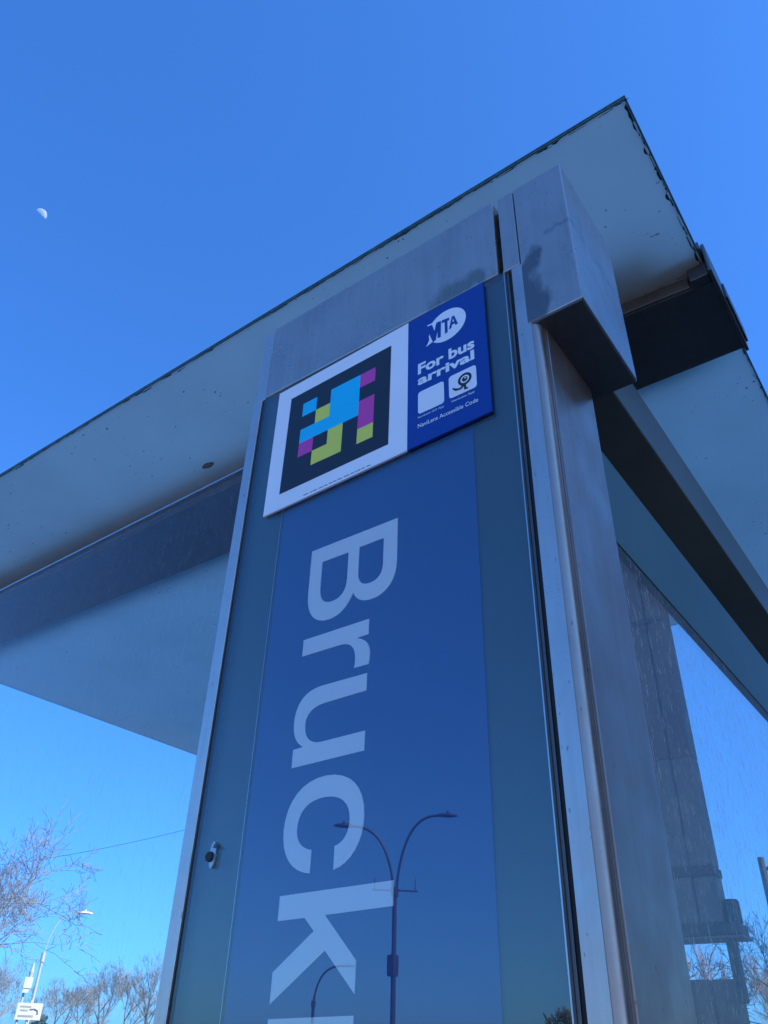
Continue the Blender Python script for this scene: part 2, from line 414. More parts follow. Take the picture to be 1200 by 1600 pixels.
# frit that has come away in ragged flakes along the front and right edges
rg = random.Random(5); m = MB()
def flakes(a, b, inward, dens, wide):
    L = (Vector(b) - Vector(a)).length; t = 0.0; d = (Vector(b) - Vector(a)).normalized(); inn = Vector(inward)
    while t < L:
        l = rg.uniform(0.004, 0.05); wd = wide * rg.choice((0.4, 0.6, 0.8, 1.0, 1.5))
        if rg.random() < dens:
            base = Vector(a) + d * t; k = max(3, int(l / 0.005))
            o0 = 0.0 if rg.random() < .7 else rg.uniform(0.0005, 0.004)
            top = [base + d * (l * i / k) + inn * (o0 + (wd * rg.uniform(.35, 1.1) if 0 < i < k else .0003)) for i in range(k + 1)]
            bot = [base + d * (l * i / k) + inn * o0 for i in range(k + 1)]
            v = [(p.x, p.y, ZR - 0.0006) for p in bot + top]
            m.add(v, [(i, i + 1, i + k + 2, i + k + 1) for i in range(k)])
        t += l * rg.uniform(.7, 1.0)
flakes((XL, YF + .0005, 0), (XR, YF + .0005, 0), (0, 1, 0), 0.6, .0026)
flakes((XR - .0005, YF, 0), (XR - .0005, YR, 0), (-1, 0, 0), 0.9, .0036)
tag(m.build('peeled_edge', M_RAGGED, roof), kind='stuff')
m = MB()
m.add([(-.7144 + .022 * math.cos(t) + .003 * math.cos(3 * t), .4403 + .011 * math.sin(t), ZR - .0006) for t in [2 * math.pi * i / 14 for i in range(14)]], [tuple(range(14))])
m.build('smudge', M_SMUDGE, roof)
# long shallow beam fixed under the roof
bz = ZR - 0.042
bp_ = [(-2.80, .548), (-.20, .508), (.70, .574), (.70, .803), (-2.80, .752)]
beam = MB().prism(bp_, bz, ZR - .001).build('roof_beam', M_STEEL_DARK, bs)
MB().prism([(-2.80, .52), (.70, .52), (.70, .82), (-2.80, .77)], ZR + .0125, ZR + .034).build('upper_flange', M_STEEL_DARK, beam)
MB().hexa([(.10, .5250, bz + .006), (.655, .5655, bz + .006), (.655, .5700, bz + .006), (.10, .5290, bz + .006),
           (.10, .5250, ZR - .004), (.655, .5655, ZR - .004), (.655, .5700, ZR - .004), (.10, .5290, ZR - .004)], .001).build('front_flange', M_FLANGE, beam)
MB().box(-2.78, .62, .455, .86, ZR + .050, ZR + .058).build('sky_blocker', M_STEEL_DARK, beam)  # unseen plate added to block skylight and darken the roof by the beam
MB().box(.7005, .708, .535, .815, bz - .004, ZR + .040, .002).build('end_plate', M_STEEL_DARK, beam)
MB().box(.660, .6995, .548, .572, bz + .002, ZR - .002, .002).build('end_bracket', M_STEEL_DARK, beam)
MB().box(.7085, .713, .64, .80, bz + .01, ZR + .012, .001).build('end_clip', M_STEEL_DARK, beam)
# side wall: arm along the roof, header rail, glass
arm = MB().box(.40, .519, .20, 2.00, 2.469, 2.60, .003).build('side_arm', M_ARM, bs)
MB().box(.517, .5315, .165, 2.00, 2.068, 2.222, .001).build('header_rail', M_RAIL, bs)
MB().box(.40, .515, .175, .20, 2.223, 2.62).build('arm_bracket', M_STEEL_DARK, bs)
MB().box(.520, .530, .172, 2.00, .12, 2.0675).build('side_glass', M_SIDEGLASS, bs)
MB().box(.455, .525, 2.002, 2.06, 0, 2.45, .004).build('corner_post', M_STEEL, bs)
MB().box(-2.72, -2.66, 2.27, 2.33, 0, 2.921, .004).build('corner_post', M_STEEL, bs)
# glass wall left of the sign pillar
MB().hexa([(-2.60, .098, .12), (-.030, .098, .12), (-.030, .108, .12), (-2.60, .108, .12), (-2.60, .098, 2.390), (-.030, .098, 2.4415), (-.030, .108, 2.4415), (-2.60, .108, 2.390)]).build("wall_glass", M_WALLGLASS, bs)
MB().hexa([(-2.60, .0965, 2.3885), (-.030, .0965, 2.4400), (-.030, .0975, 2.4400), (-2.60, .0975, 2.3885), (-2.60, .0965, 2.3925), (-.030, .0965, 2.4435), (-.030, .0975, 2.4435), (-2.60, .0975, 2.3925)]).build("glass_edge_trim", M_EDGE, bs)
MB().box(-2.66, -2.605, .07, .14, 0, 2.50, .004).build('end_post', M_STEEL, bs)

# ------------------------------------------------------------------ sign pillar
sp = thing('sign_pillar', 'tall stainless steel pillar with lit blue street name panel behind glass', 'sign pillar', (.25, .08, 0))
prof = [(-.0255, .004), (-.0225, .0), (-.0045, .0), (-.0045, .012), (.4985, .012), (.4985, .0), (.520, .0)]
for i in range(1, 7):
    a = -math.pi / 2 + math.pi / 2 * i / 6
    prof.append((.520 + .011 * math.cos(a), .011 + .011 * math.sin(a)))
prof += [(.531, .0125), (.5275, .0130), (.5275, .0155), (.5315, .0160), (.5315, .0185), (.528, .0190), (.528, .0205), (.533, .0215), (.533, .166), (.528, .171), (-.0255, .171)]
MB().prism(prof, 0, 2.4695).build('casing', M_STEEL_SIDE, sp, True)
MB().box(-.0255, .0, .0, .17, 2.4700, 2.648, .0015).build('left_cheek', M_STEEL_FRAME, sp)
MB().box(.0018, .4775, -.002, .17, 2.4705, 2.650, .002).build('header_cover', M_STEEL_HEAD, sp)
MB().box(.4858, .5135, -.001, .17, 2.4680, 2.650, .0018).build('cover_strip', M_STEEL_HEAD, sp)
MB().box(-.02, .53, .02, .168, 2.4705, 2.646).build('header_core', M_GAP, sp)
MB().box(.5148, .5964, -.002, .190, 2.337, 2.650, .0022).build('steel_box', M_STEEL_BOX, sp)
MB().box(.5168, .5944, .000, .188, 2.3345, 2.3369).build('underside_shade', M_STEEL_DARK, sp)  # dark plate stands in for shade and dark reflection under the box
MB().box(-.0255, -.0052, -.0035, -.0002, 0, 2.4690, .001).build('glass_frame', M_STEEL_FRAME, sp)
MB().box(.4990, .5205, -.0012, -.0001, 0, 2.4660, .0005).build('corner_strip', M_STEEL_FRAME, sp)
MB().box(.4868, .4884, -.0040, .0040, 0, 2.4690, .0004).build('edge_bead', M_EDGE, sp)
MB().box(.4889, .4922, .0030, .0115, 0, 2.4690).build('bead_channel', M_STEEL_DARK, sp)
MB().box(.4923, .4984, .0050, .0115, 0, 2.4690).build('gasket', M_GAP, sp)
MB().box(-.0044, -.0008, -.0005, .0115, 0, 2.4690).build('gasket', M_GAP, sp)
MB().box(-.0007, .4866, .0095, .0119, 0, 2.4690).build('backing_panel', M_BACKPLATE, sp)
npn = MB().box(.0765, .4165, .0070, .0094, 0, 2.4500).build('name_panel', M_BLUE, sp)
MB().box(.0712, .0722, .0062, .0094, 0, 2.4600).build('panel_bead', M_LOCK, sp)
MB().box(-.0006, .4866, -.0012, .0018, 0, 2.4692).build('cover_glass', M_SIGNGLASS, sp)
# lock on the glass door
lk = MB(); ring = [(.0335 + .0052 * math.cos(a), 1.699 + .0155 * math.sin(a)) for a in [2 * math.pi * i / 24 for i in range(24)]]
lk.slab_xz(ring, -.0036, -.0013); lko = lk.build('lock_plate', M_LOCK, sp, True)
lk = MB(); lk.tube([(.0300, -.0036, 1.697), (.0300, -.0062, 1.697)], [.0062, .0056], 16); lk.build('lock_barrel', M_GAP, lko, True)
lk = MB(); lk.tube([(.0362, -.0036, 1.7085), (.0362, -.0075, 1.7085)], [.0024, .0020], 10); lk.build('rivet', M_LOCK, lko, True)

# street name, reading downwards: letter up is +x, letter right is -z
BX = .1432
YL0, YL1 = .0058, .0069
def letter(outer, holes=()):
    """outline in (x, z); holes are bridged into one outline"""
    P = list(outer)
    for h in holes:
        best = min(((i, j) for i in range(len(P)) for j in range(len(h))), key=lambda q: (P[q[0]][0] - h[q[1]][0]) ** 2 + (P[q[0]][1] - h[q[1]][1]) ** 2)
        bm_i, bm_j = best
        hh = h[bm_j:] + h[:bm_j + 1]
        P = P[:bm_i + 1] + hh + P[bm_i:]
    return P
def letter_obj(outer, holes=()):
    bm = bmesh.new(); loops = [outer] + list(holes); es = []
    for lp in loops:
        vs = [bm.verts.new((x, YL0, z)) for x, z in lp]
        es += [bm.edges.new((vs[i], vs[(i + 1) % len(vs)])) for i in range(len(vs))]
    bmesh.ops.triangle_fill(bm, edges=es, use_beauty=True, use_dissolve=False)
    r = bmesh.ops.extrude_face_region(bm, geom=bm.faces[:])
    for g in r['geom']:
        if isinstance(g, bmesh.types.BMVert): g.co.y = YL1
    bmesh.ops.recalc_face_normals(bm, faces=bm.faces[:])
    MB().bm(bm).build('letter', M_LETTER, npn)
# B
letter_obj(path((.1435, 2.1005), ('l', (.2952, 2.1015)), ('l', (.2952, 2.034)),
                ('c', (.2952, 2.006), (.279, 1.9893), (.2565, 1.9893)),
                ('c', (.241, 1.9893), (.230, 1.995), (.2243, 2.0085)),
                ('c', (.2165, 1.990), (.203, 1.9797), (.185, 1.9797)),
                ('c', (.159, 1.9797), (.1435, 1.998), (.1435, 2.030)), ('l', (.1435, 2.1005))),
           [path((.1650, 2.0755), ('l', (.1650, 2.034)), ('c', (.1650, 2.015), (.1735, 2.0060), (.1885, 2.0060)),
                 ('c', (.204, 2.0060), (.2125, 2.016), (.2125, 2.034)), ('l', (.2125, 2.0755)), ('l', (.1650, 2.0755))),
            path((.2312, 2.0770), ('l', (.2312, 2.037)), ('c', (.2312, 2.0225), (.2385, 2.0145), (.2515, 2.0145)),
                 ('c', (.2655, 2.0145), (.2728, 2.0230), (.2728, 2.038)), ('l', (.2728, 2.0775)), ('l', (.2312, 2.0770)))])
# r
letter_obj(path((.1430, 1.9600), ('l', (.2533, 1.9615)), ('l', (.2533, 1.9400)), ('l', (.2335, 1.9395)),
                ('c', (.249, 1.935), (.2565, 1.926), (.2567, 1.913)), ('c', (.2567, 1.908), (.2562, 1.904), (.2553, 1.8990)),
                ('l', (.2325, 1.8990)), ('c', (.2335, 1.903), (.2338, 1.906), (.2338, 1.910)),
                ('c', (.2338, 1.928), (.224, 1.9368), (.207, 1.9368)), ('l', (.1432, 1.9362)), ('l', (.1430, 1.9600))))
# u
letter_obj(path((.2537, 1.8875), ('l', (.2537, 1.8652)), ('l', (.189, 1.8630)), ('c', (.168, 1.8620), (.1588, 1.853), (.1588, 1.8405)),
                ('c', (.1588, 1.824), (.169, 1.8140), (.188, 1.8140)), ('l', (.2541, 1.8155)), ('l', (.2541, 1.7920)),
                ('l', (.1425, 1.7890)), ('l', (.1425, 1.8115)), ('l', (.1583, 1.8125)),
                ('c', (.145, 1.820), (.1398, 1.831), (.1398, 1.846)), ('c', (.1398, 1.872), (.155, 1.8865), (.182, 1.8870)), ('l', (.2537, 1.8875))))
# c
letter_obj(path((.2182, 1.6675), ('c', (.242, 1.672), (.2578, 1.692), (.2578, 1.7190)),
                ('c', (.2578, 1.752), (.235, 1.7718), (.1990, 1.7718)), ('c', (.163, 1.7718), (.1394, 1.750), (.1394, 1.7170)),
                ('c', (.1394, 1.689), (.156, 1.670), (.1845, 1.6668)), ('l', (.1845, 1.6912)),
                ('c', (.169, 1.694), (.1600, 1.703), (.1600, 1.7165)), ('c', (.1600, 1.736), (.174, 1.7472), (.1992, 1.7472)),
                ('c', (.223, 1.7472), (.2378, 1.736), (.2378, 1.7175)), ('c', (.2378, 1.7035), (.230, 1.694), (.2182, 1.6920)), ('l', (.2182, 1.6675))))
# k
letter_obj([(.1432, 1.6468), (.2993, 1.6508), (.2993, 1.6270), (.2103, 1.6240), (.2547, 1.5807), (.2547, 1.5516), (.2133, 1.5908),
            (.1427, 1.5440), (.1427, 1.5728), (.1964, 1.6095), (.1823, 1.6228), (.1432, 1.6218)])
# n
letter_obj(path((.1425, 1.5310), ('l', (.2545, 1.5340)), ('l', (.2545, 1.5110)), ('l', (.238, 1.5105)),
                ('c', (.251, 1.503), (.2570, 1.490), (.2570, 1.476)), ('c', (.2570, 1.452), (.241, 1.4370), (.215, 1.4360)),
                ('l', (.1425, 1.4340)), ('l', (.1425, 1.4570)), ('l', (.208, 1.4585)), ('c', (.228, 1.459), (.2375, 1.468), (.2375, 1.4815)),
                ('c', (.2375, 1.498), (.227, 1.5085), (.208, 1.5085)), ('l', (.1425, 1.5075)), ('l', (.1425, 1.5310))))

# ------------------------------------------------------------------ coloured code plate stuck on the glass
ip = thing('information_plate', 'white and blue bus arrival plate with coloured square code, fixed over the pillar top', 'sign', (.25, -.003, 2.33))
P0, P1 = -.0050, -.0014                      # front and back of the plate
MB().slab_xz([(.0412, 2.4570), (.0418, 2.1940), (.3168, 2.2015), (.3162, 2.4632)], P0, P1).build('white_panel', M_WHITE, ip)
pb = MB().slab_xz([(.3163, 2.4632), (.3169, 2.2015), (.4530, 2.2060), (.4523, 2.4668)], P0, P1).build('blue_panel', M_PBLUE, ip)
cs = MB().slab_xz([(.0727, 2.4280), (.0720, 2.2250), (.2835, 2.2285), (.2838, 2.4315)], P0 - .0003, P0 - .00002).build('code_square', M_BLACK, ip)
gx = lambda c: .1032 + .0302 * c
gz = lambda r: 2.4003 - .0288 * r
def block(cells, mat):
    m = MB(); y0, y1 = P0 - .0005, P0 - .00032
    for c, r, cw, rh in cells:
        m.box(gx(c), gx(c + cw), y0, y1, gz(r + rh), gz(r))
    m.build('colour_block', mat, cs)
block([(0, 0, 1, 1)], M_CYAN); block([(2, 0, 2, 2), (0, 2, 4, 1)], M_CYAN)
block([(1, 1, 1, 1)], M_YELL); block([(2, 3, 1, 1), (1, 4, 2, 1)], M_YELL); block([(4, 4, 1, 1)], M_YELL)
block([(4, 0, 1, 1)], M_MAG); block([(4, 2, 1, 2)], M_MAG); block([(0, 3, 1, 1)], M_MAG)
m = MB(); rg = random.Random(2); x = .125
while x < .25:                                # the hairline of illegible small print
    l = rg.uniform(.003, .010); m.box(x, x + l, P0 - .0003, P0 - .00002, 2.2013 + (x - .12) * .02, 2.2024 + (x - .12) * .02); x += l + rg.uniform(.001, .004)
m.build('small_print', M_BLACK, ip)
YT = P0 - .0004
ell = path((.3520, 2.4340), *[('l', (.3872 + .0337 * math.cos(a), 2.4130 + .0325 * math.sin(a))) for a in [math.radians(q) for q in range(140, -142, -8)]],
           ('l', (.3500, 2.3885)), ('l', (.3555, 2.3990)), ('l', (.3535, 2.4290)))
MB().slab_xz(ell, P0 - .0003, P0 - .00002).build('logo_disc', M_WHITE, pb)
ml = MB(); y0, y1 = P0 - .0006, P0 - .00032
ml.slab_xz([(.3480, 2.4325), (.3612, 2.4300), (.3655, 2.4130), (.3690, 2.4295), (.3775, 2.4283), (.3765, 2.3935), (.3710, 2.3945), (.3708, 2.4100),
            (.3675, 2.3925), (.3625, 2.3905), (.3560, 2.4130), (.3535, 2.3975), (.3490, 2.3960)], y0, y1)
ml.slab_xz([(.3788, 2.4283), (.3922, 2.4262), (.3922, 2.4205), (.3888, 2.4212), (.3888, 2.3965), (.3840, 2.3957), (.3840, 2.4217), (.3788, 2.4222)], y0, y1)
ml.slab_xz([(.3968, 2.4255), (.4012, 2.4248), (.4068, 2.4040), (.4025, 2.4035), (.4014, 2.4080), (.3966, 2.4075), (.3955, 2.4015), (.3910, 2.4005)], y0, y1)
ml.build('logo_letters', M_PBLUE, pb)
MB().slab_xz([(.3978, 2.4125), (.4006, 2.4125), (.3993, 2.4190)], P0 - .0009, P0 - .00061).build('letter_counter', M_WHITE, pb)
tx = text_mesh('For bus', .3353, 2.3372, .0975, .0222, YT, .035); tx.build('lettering', M_WHITE, pb)
tx = text_mesh('arrival', .3350, 2.3150, .0965, .0195, YT, .035); tx.build('lettering', M_WHITE, pb)
def rounded(x0, x1, z0, z1, r):
    P = []
    for cx, cz, a0 in ((x1 - r, z1 - r, 0), (x0 + r, z1 - r, 90), (x0 + r, z0 + r, 180), (x1 - r, z0 + r, 270)):
        for k in range(5): a = math.radians(a0 + 22.5 * k); P.append((cx + r * math.cos(a), cz + r * math.sin(a)))
    return P
MB().slab_xz(rounded(.3355, .3798, 2.2590, 2.3015, .005), P0 - .0003, P0 - .00002).build('blank_square', M_WHITE, pb)
MB().slab_xz(rounded(.3882, .4330, 2.2610, 2.3035, .005), P0 - .0003, P0 - .00002).build('logo_square', M_WHITE, pb)
lg = MB()
cx, cz = .4145, 2.2855; N = 28
def ann(mb, cx, cz, r0, r1, ya, yb):
    v = []
    for y in (ya, yb):
        for r in (r0, r1):
            v += [(cx + r * math.cos(2 * math.pi * i / N), y, cz + r * math.sin(2 * math.pi * i / N)) for i in range(N)]
    f = []
    for i in range(N):
        j = (i + 1) % N
        f += [(i, j, N + j, N + i), (N + i, N + j, 3 * N + j, 3 * N + i), (i, 2 * N + i, 2 * N + j, j)]
    mb.add(v, f)
ann(lg, cx, cz, .0072, .0112, P0 - .0006, P0 - .00032)
lg.slab_xz([(cx + .0045 * math.cos(a), cz + .0045 * math.sin(a)) for a in [2 * math.pi * i / 18 for i in range(18)]], P0 - .0006, P0 - .00032)
lg.slab_xz([(.4075, 2.2790), (.4105, 2.2765), (.4065, 2.2725), (.4000, 2.2745), (.3955, 2.2785), (.3940, 2.2765), (.3990, 2.2705), (.4080, 2.2690), (.4125, 2.2725), (.4125, 2.2755)], P0 - .0007, P0 - .00061)
lg.slab_xz([(.4128, 2.2760), (.4160, 2.2760), (.4165, 2.2680), (.4195, 2.2668), (.4190, 2.2648), (.4130, 2.2655)], P0 - .0008, P0 - .00071)
lg.build('eye_logo', M_BLACK, pb)
MB().slab_xz([(cx + .0012 + .0015 * math.cos(a), cz + .0012 + .0015 * math.sin(a)) for a in [2 * math.pi * i / 10 for i in range(10)]], P0 - .0010, P0 - .0009).build('eye_glint', M_WHITE, pb)
for t, x, z, wd, h in (('NaviLens GO App', .3355, 2.2500, .0440, .0046), ('NaviLens App', .3920, 2.2512, .0370, .0046), ('NaviLens Accessible Code', .3353, 2.2330, .0985, .0076)):
    text_mesh(t, x, z, wd, h, YT, .008).build('lettering', M_WHITE, pb)

# ------------------------------------------------------------------ post behind the side glass; a reflection's tone change painted as separate plates
gp = thing('service_post', 'steel post with plates tinted in reflected tones, seen through the shelter side glass', 'post', (.28, 1.03, 0))
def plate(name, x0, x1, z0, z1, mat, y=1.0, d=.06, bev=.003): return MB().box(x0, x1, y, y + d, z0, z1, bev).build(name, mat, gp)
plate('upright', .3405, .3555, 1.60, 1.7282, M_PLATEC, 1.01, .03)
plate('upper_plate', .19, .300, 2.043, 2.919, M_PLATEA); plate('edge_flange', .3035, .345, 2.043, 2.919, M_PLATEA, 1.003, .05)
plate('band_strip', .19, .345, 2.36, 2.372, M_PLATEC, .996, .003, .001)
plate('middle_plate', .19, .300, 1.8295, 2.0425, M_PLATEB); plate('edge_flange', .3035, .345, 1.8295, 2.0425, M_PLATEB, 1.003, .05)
plate('dark_tone_band', .19, .346, 1.811, 1.829, M_PLATEC, .998, .062)
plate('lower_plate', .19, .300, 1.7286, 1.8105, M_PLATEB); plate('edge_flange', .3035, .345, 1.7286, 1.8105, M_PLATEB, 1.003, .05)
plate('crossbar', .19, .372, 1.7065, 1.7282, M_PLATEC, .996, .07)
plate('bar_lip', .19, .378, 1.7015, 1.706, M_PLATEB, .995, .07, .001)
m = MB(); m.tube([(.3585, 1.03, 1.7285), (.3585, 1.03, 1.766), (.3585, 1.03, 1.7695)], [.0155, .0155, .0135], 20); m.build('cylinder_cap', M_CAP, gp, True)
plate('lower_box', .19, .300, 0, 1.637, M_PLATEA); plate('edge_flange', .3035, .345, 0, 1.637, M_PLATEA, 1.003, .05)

# ------------------------------------------------------------------ street lamps
def arc(p0, p1, p2, n=10):
    p0, p1, p2 = Vector(p0), Vector(p1), Vector(p2)
    return [p0 * (1 - t) ** 2 + p1 * 2 * t * (1 - t) + p2 * t * t for t in [i / n for i in range(n + 1)]]
def lamp_head(root, tip, d, mat, ln=.75):
    d = Vector(d).normalized(); s = d.cross(Vector((0, 0, 1))).normalized(); t = Vector(tip); m = MB()
    sec = [(0, .05, .05), (.12, .10, .09), (.45, .17, .11), (.8, .15, .09), (1.0, .05, .04)]
    k = 10
    for u, wd, h in sec:
        c = t + d * (u * ln)
        for j in range(k):
            a = 2 * math.pi * j / k; m.v.append(tuple(c + s * wd * math.cos(a) + Vector((0, 0, h * math.sin(a) * (.6 if math.sin(a) < 0 else 1)))))
    for i in range(len(sec) - 1):
        for j in range(k): m.f.append((i * k + j, i * k + (j + 1) % k, (i + 1) * k + (j + 1) % k, (i + 1) * k + j))
    m.f.append(tuple(range(k))[::-1]); m.f.append(tuple(range((len(sec) - 1) * k, len(sec) * k)))
    h = m.build('lamp_head', mat, root, True)
    c = t + d * (.5 * ln); pm = MB(); pm.tube([c + Vector((0, 0, .10)), c + Vector((0, 0, .2))], .05, 8); pm.build('photocell', mat, h, True)
# twin lamp across the road, mirrored in the sign glass
px, py = -19.02, -26.91
tl = thing('street_lamp', 'dark twin armed street lamp mirrored in the blue name panel glass', 'street lamp', (px, py, -.15), 'street lamps')
m = MB(); m.tube([(px, py, -.15), (px, py, .7), (px, py, .75), (px, py, 7.0)], [.16, .15, .105, .085], 12); m.build('pole', M_LAMPDARK, tl, True)
for hd in ((-21.07, -25.32, 9.33), (-16.86, -28.34, 9.84)):
    h = Vector(hd); base = Vector((px, py, 6.9)); dd = Vector((h.x - px, h.y - py, 0)); dn = dd.normalized()
    st = base + dn * .06; end = h - dn * .85
    m = MB(); m.tube([st] + arc(st + Vector((0, 0, .2)), Vector((px + dn.x * .35, py + dn.y * .35, h.z + .02)), end, 14)[1:] , .052, 8); m.build('arm', M_LAMPDARK, tl, True)
    lamp_head(tl, end, dn, M_LAMPDARK, .80)
dn = Vector((-2.05, 1.59, 0)).normalized()
m = MB(); m.tube([Vector((px, py, 6.98)) - dn * .9, Vector((px, py, 6.98)) + dn * .9], .03, 8); m.build('cross_bracket', M_LAMPDARK, tl, True)
for sgn in (-1, 1):
    m = MB(); q = Vector((px, py, 6.9)) + dn * (.8 * sgn); m.tube([q, q + Vector((0, 0, .55))], .02, 6); m.build('spike', M_LAMPDARK, tl)
m = MB(); m.tube([(px, py, 6.75), (px, py, 7.1)], .15, 10); m.build('collar', M_LAMPDARK, tl, True)
cb = Vector((px, py, 4.38))
MB().box(px - .18, px + .14, py - .15, py + .20, 4.05, 4.75, .03).build('control_box', M_LAMPDARK, tl)
# single lamp farther off, also mirrored
px, py = -51.23, -60.05
t2 = thing('street_lamp', 'smaller far street lamp with one curved arm mirrored under the letter k', 'street lamp', (px, py, -.15), 'street lamps')
m = MB(); m.tube([(px, py, -.15), (px, py, 5.5)], [.2, .12], 10); m.build('pole', M_LAMPDARK, t2, True)
h = Vector((-49.0, -61.89, 8.16)); dn = (h - Vector((px, py, 8.16))).normalized()
m = MB(); m.tube(arc((px, py, 5.4), (px + dn.x * .25, py + dn.y * .25, 8.1), h - dn * .7, 12), .085, 8); m.build('arm', M_LAMPDARK, t2, True)
lamp_head(t2, h - dn * .75, dn, M_LAMPDARK, 1.3)
m = MB(); m.tube([(px, py, 5.0), (px, py, 5.5)], .2, 10); m.build('collar', M_LAMPDARK, t2, True)
# sunlit lamp far left
px, py = -49.5, 31.95
t3 = thing('street_lamp', 'pale street lamp with bright white head, seen through the left glass wall', 'street lamp', (px, py, -.15), 'street lamps')
m = MB(); m.tube([(px, py, -.15), (px, py, 6.4)], [.11, .08], 10); m.build('pole', M_LAMPLIGHT, t3, True)
h = Vector((-48.4, 33.61, 8.76)); dn = Vector((h.x - px, h.y - py, 0)).normalized()
m = MB(); m.tube(arc((px, py, 6.3), (px + dn.x * .15, py + dn.y * .15, 8.7), h - dn * .55, 12), .032, 8); m.build('arm', M_LAMPLIGHT, t3, True)
lamp_head(t3, h - dn * .55, dn, M_LAMPWHITE, .95)
m = MB(); m.tube([(px, py, 5.9), (px, py, 6.4)], .13, 10); m.build('collar', M_LAMPLIGHT, t3, True)
# pole at the right edge
px, py = -5.19, 26.64
t4 = thing('street_lamp', 'dark pole with short bracket at the right, seen through the side glass', 'street lamp', (px, py, -.15), 'street lamps')
m = MB(); m.tube([(px, py, -.15), (px, py, 6.84)], [.14, .10], 10); m.build('pole', M_LAMPDARK, t4, True)
m = MB(); m.tube([(px, py, 6.45), (px + .35, py + .06, 6.66), (px + 1.5, py + .3, 6.82)], .05, 8); m.build('arm', M_LAMPDARK, t4, True)
lamp_head(t4, (px + 1.5, py + .3, 6.82), (1, .2, 0), M_LAMPDARK, .7)

# ------------------------------------------------------------------ bare winter trees
def make_tree(name, label, base, height, seed, mb_=M_BARK, mt_=M_TWIG, spread=.5, lean=(0, 0), depth=6, twig=.012, trunk_r=None, group='bare winter trees', first=.22):
    rg = random.Random(seed); big = MB(); tw = MB(); b = Vector(base)
    tr = trunk_r or height * .022
    def grow(p, d, l, r, lev):
        n = 3; pts = [p]; q = p.copy(); dd = d.copy()
        for i in range(n):
            dd = (dd + Vector((rg.uniform(-1, 1), rg.uniform(-1, 1), rg.uniform(-.4, .7))) * .10).normalized()
            q = q + dd * (l / n); pts.append(q.copy())
        r2 = max(r * .68, twig * .6)
        rad = [r + (r2 - r) * i / n for i in range(n + 1)]
        if lev <= 2: big.tube(pts, rad, 7 if lev < 2 else 5, False)
        else: tw.tube(pts, rad, 3, False)
        if lev >= depth: return
        k = 3 if lev < 2 else rg.choice((2, 3, 3))
        for i in range(k):
            a = rg.uniform(0, 2 * math.pi); ax = Vector((math.cos(a), math.sin(a), 0))
            ang = spread * rg.uniform(.55, 1.35) * (.5 if (i == 0) else 1)
            s = dd.cross(ax); s = s.normalized() if s.length > .01 else ax
            nd_ = (dd * math.cos(ang) + s * math.sin(ang) + Vector((0, 0, .08))).normalized()
            start = pts[-1] if i == 0 or lev < 1 else pts[rg.choice((2, 3, 3))]
            grow(start, nd_, l * rg.uniform(.62, .86), r2 * (.85 if i == 0 else rg.uniform(.5, .75)), lev + 1)
        if lev >= 2:
            for i in range(2):
                a = rg.uniform(0, 2 * math.pi); s = Vector((math.cos(a), math.sin(a), rg.uniform(0, .8))).normalized()
                e = pts[1 + i] + (dd * .6 + s).normalized() * l * rg.uniform(.3, .6)
                tw.tube([pts[1 + i], (pts[1 + i] + e) / 2 + Vector((0, 0, .03 * l)), e], [twig, twig * .8, twig * .5], 3, False)
    root = thing(name, label, 'tree', base, group)
    grow(b, Vector((lean[0], lean[1], 1)).normalized(), height * first, tr, 0)
    big.build('trunk', mb_, root, True); tw.build('crown', mt_, root)
    return root
FAR = 'bare trees far off at the lower left'
make_tree('bare_tree', 'large bare tree reaching in from the left edge above the white sign', (-25.3, 12.2, -.15), 9.3, 11, spread=.74, depth=7, twig=.010, first=.25, trunk_r=.22, lean=(.06, .16), group=FAR)
labs = [(-84.7, 51.1, 9.0, 3, 'far bare tree in the left corner behind the white sign'),
        (-88.0, 58.5, 8.2, 7, 'low bare tree just right of the pale lamp pole'),
        (-80.5, 55.5, 7.4, 9, 'shorter bare tree filling the gap right of the white sign'),
        (-79.0, 59.5, 9.4, 21, 'tallest rounded bare tree in the middle of the far row'),
        (-76.3, 63.0, 9.3, 33, 'far bare tree touching the steel edge of the pillar'),
        (-88.0, 69.5, 8.5, 14, 'fainter bare tree behind the tallest one'),
        (-97.0, 70.0, 8.8, 17, 'most distant bare tree between lamp and pillar'),
        (-92.0, 54.0, 9.0, 25, 'far bare tree behind the white boxes'),
        (-73.0, 65.5, 8.0, 41, 'far bare tree half hidden by the pillar')]
for x, y, hgt, sd_, lb in labs:
    make_tree('bare_tree', lb, (x, y, -.15), hgt * 1.1, sd_, spread=.6, depth=7, twig=.014, first=.27, group=FAR)
RT = 'bare trees seen through the side glass'
make_tree('bare_tree', 'spreading dark bare tree at the right edge seen through the side glass', (-2.7, 17.2, -.15), 6.1, 5, M_BARKDARK, M_BARKDARK, .72, (-.14, -.02), 7, .006, group=RT)
make_tree('bare_tree', 'reddish bare tree framed in the gap of the grey post', (-8.0, 28.0, -.15), 6.2, 8, M_BARK, M_TWIGRED, .5, (0, 0), 6, .012, group=RT)
make_tree('bare_tree', 'second bare tree farther back at the right edge', (-6.4, 30.5, -.15), 6.6, 19, M_BARK, M_TWIG, .6, (0, 0), 7, .009, group=RT)
make_tree('bare_tree', 'dark tree mirrored at the lower right of the sign glass', (-25.5, -53.3, -.15), 6.3, 77, M_BARKDARK, M_BARKDARK, .55, (0, 0), 6, .05, group='trees across the road')

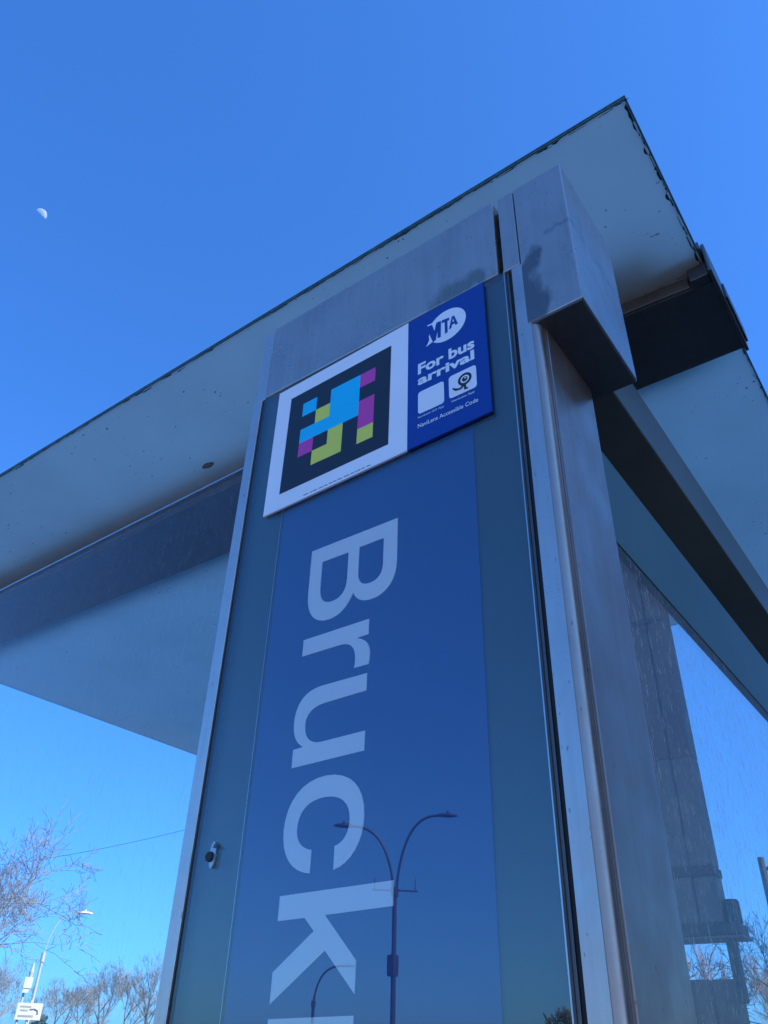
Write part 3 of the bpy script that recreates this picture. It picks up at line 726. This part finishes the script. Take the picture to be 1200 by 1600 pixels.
# ------------------------------------------------------------------ white sign, boxes and shrub at the lower left
ws = thing('road_sign', 'white road sign with grey lines and a curved arrow at the lower left', 'sign', (-20.15, 12.9, -.15))
ax = Vector((.32, .50, 0)).normalized(); nx = Vector((ax.y, -ax.x, 0))
def quad_plate(c, wd, h, d, name, mat, parent, up=Vector((0, 0, 1)), off=0.0):
    c = Vector(c) + nx * off; P = []
    for z in (-h / 2, h / 2):
        for a, b in ((-1, -1), (1, -1), (1, 1), (-1, 1)):
            P.append(c + ax * (a * wd / 2) - nx * (b * d / 2) + up * z)
    m = MB(); m.hexa([tuple(p) for p in P]); return m.build(name, mat, parent)
face = quad_plate((-20.16, 12.88, 2.25), .60, .36, .02, 'sign_face', M_SIGNW, ws)
quad_plate((-20.16, 12.88, 2.35) - ax * .10 if False else Vector((-20.16, 12.88, 2.35)) - ax * .10, .26, .035, .004, 'print_line', M_SIGNTXT, face, off=.013)
quad_plate(Vector((-20.16, 12.88, 2.27)) - ax * .12, .18, .035, .004, 'print_line', M_SIGNTXT, face, off=.013)
quad_plate(Vector((-20.16, 12.88, 2.15)) - ax * .06, .36, .04, .004, 'print_line', M_SIGNTXT, face, off=.013)
m = MB(); cc = Vector((-20.16, 12.88, 2.25)) + nx * .02
m.tube([cc + ax * .02 + Vector((0, 0, .05)), cc + ax * .12 + Vector((0, 0, .06)), cc + ax * .2 + Vector((0, 0, .03)), cc + ax * .22 + Vector((0, 0, -.05))], .016, 6); m.build('arrow', M_SIGNTXT, face)
m = MB(); m.tube([Vector((-20.16, 12.88, -.15)) - nx * .05, Vector((-20.16, 12.88, 2.5)) - nx * .05], .03, 8); m.build('post', M_LAMPLIGHT, ws)
bx = thing('signal_box', 'stack of two white boxes with a thin finial on a post above the white sign', 'signal box', (-20.5, 12.85, -.15))
def b2(c, wd, h, d, nm): return quad_plate(c, wd, h, d, nm, M_SIGNW, bx)
b2((-20.27, 12.74, 2.86), .19, .24, .16, 'upper_box'); b2((-20.28, 12.72, 2.70), .14, .12, .12, 'lower_box')
m = MB(); m.tube([(-20.26, 12.75, 2.98), (-20.26, 12.75, 3.1), (-20.255, 12.755, 3.3)], [.045, .06, .02], 8); m.build('finial', M_LAMPLIGHT, bx)
m = MB(); m.tube([(-20.34, 12.72, -.15), (-20.34, 12.72, 2.95)], .03, 8); m.build('post', M_LAMPLIGHT, bx)
def shrub(c, r, h, label, seed):
    rg = random.Random(seed); m = MB()
    for i in range(900):
        a = rg.uniform(0, 2 * math.pi); zz = rg.random() ** .8; rr = r * math.sqrt(rg.random()) * (1 - .55 * zz) * rg.uniform(.8, 1.15)
        p = Vector((c[0] + rr * math.cos(a), c[1] + rr * math.sin(a), c[2] + zz * h))
        u = Vector((rg.gauss(0, 1), rg.gauss(0, 1), rg.gauss(0, 1))).normalized() * rg.uniform(.04, .09); v = u.orthogonal().normalized() * u.length * .6
        m.add([p - u, p + v, p + u, p - v], [(0, 1, 2, 3)])
    root = thing('evergreen_shrub', label, 'shrub', c, 'evergreen shrubs by the white sign')
    m.build('foliage', M_SHRUB, root)
    t = MB(); t.tube([c, (c[0], c[1], c[2] + h * .6)], [.06, .03], 6); t.build('trunk', M_BARK, root)
shrub((-20.9, 12.2, -.15), .42, 2.62, 'dark evergreen shrub left of the white sign', 1)
shrub((-20.35, 13.35, -.15), .40, 2.32, 'dark evergreen shrub in front of the lower right corner of the white sign', 2)

# ------------------------------------------------------------------ overhead cable on its wooden poles
def pole(x, y, label):
    r = thing('utility_pole', label, 'utility pole', (x, y, -.15), 'wooden utility poles')
    m = MB(); m.tube([(x, y, -.15), (x, y, 8.3)], [.16, .11], 10); m.build('shaft', M_WOOD, r, True)
    m = MB(); m.box(x - .06, x + .06, y - .8, y + .8, 7.95, 8.07, .01); m.build('crossarm', M_WOOD, r)
a, b = Vector((-38.5, 16.0, 7.6)), Vector((-17.43, 17.82, 7.95))
pole(a.x, a.y - .2, 'wooden utility pole out at the left end of the cable'); pole(b.x, b.y + .2, 'wooden utility pole behind the sign pillar at the right end of the cable')
m = MB(); m.tube([a.lerp(b, t) - Vector((0, 0, .55 * 4 * t * (1 - t))) for t in [i / 24 for i in range(25)]], .007, 6)
tag(m.build('overhead_cable', M_WIRE), 'thin dark overhead cable sagging across the lower left sky', 'cable')
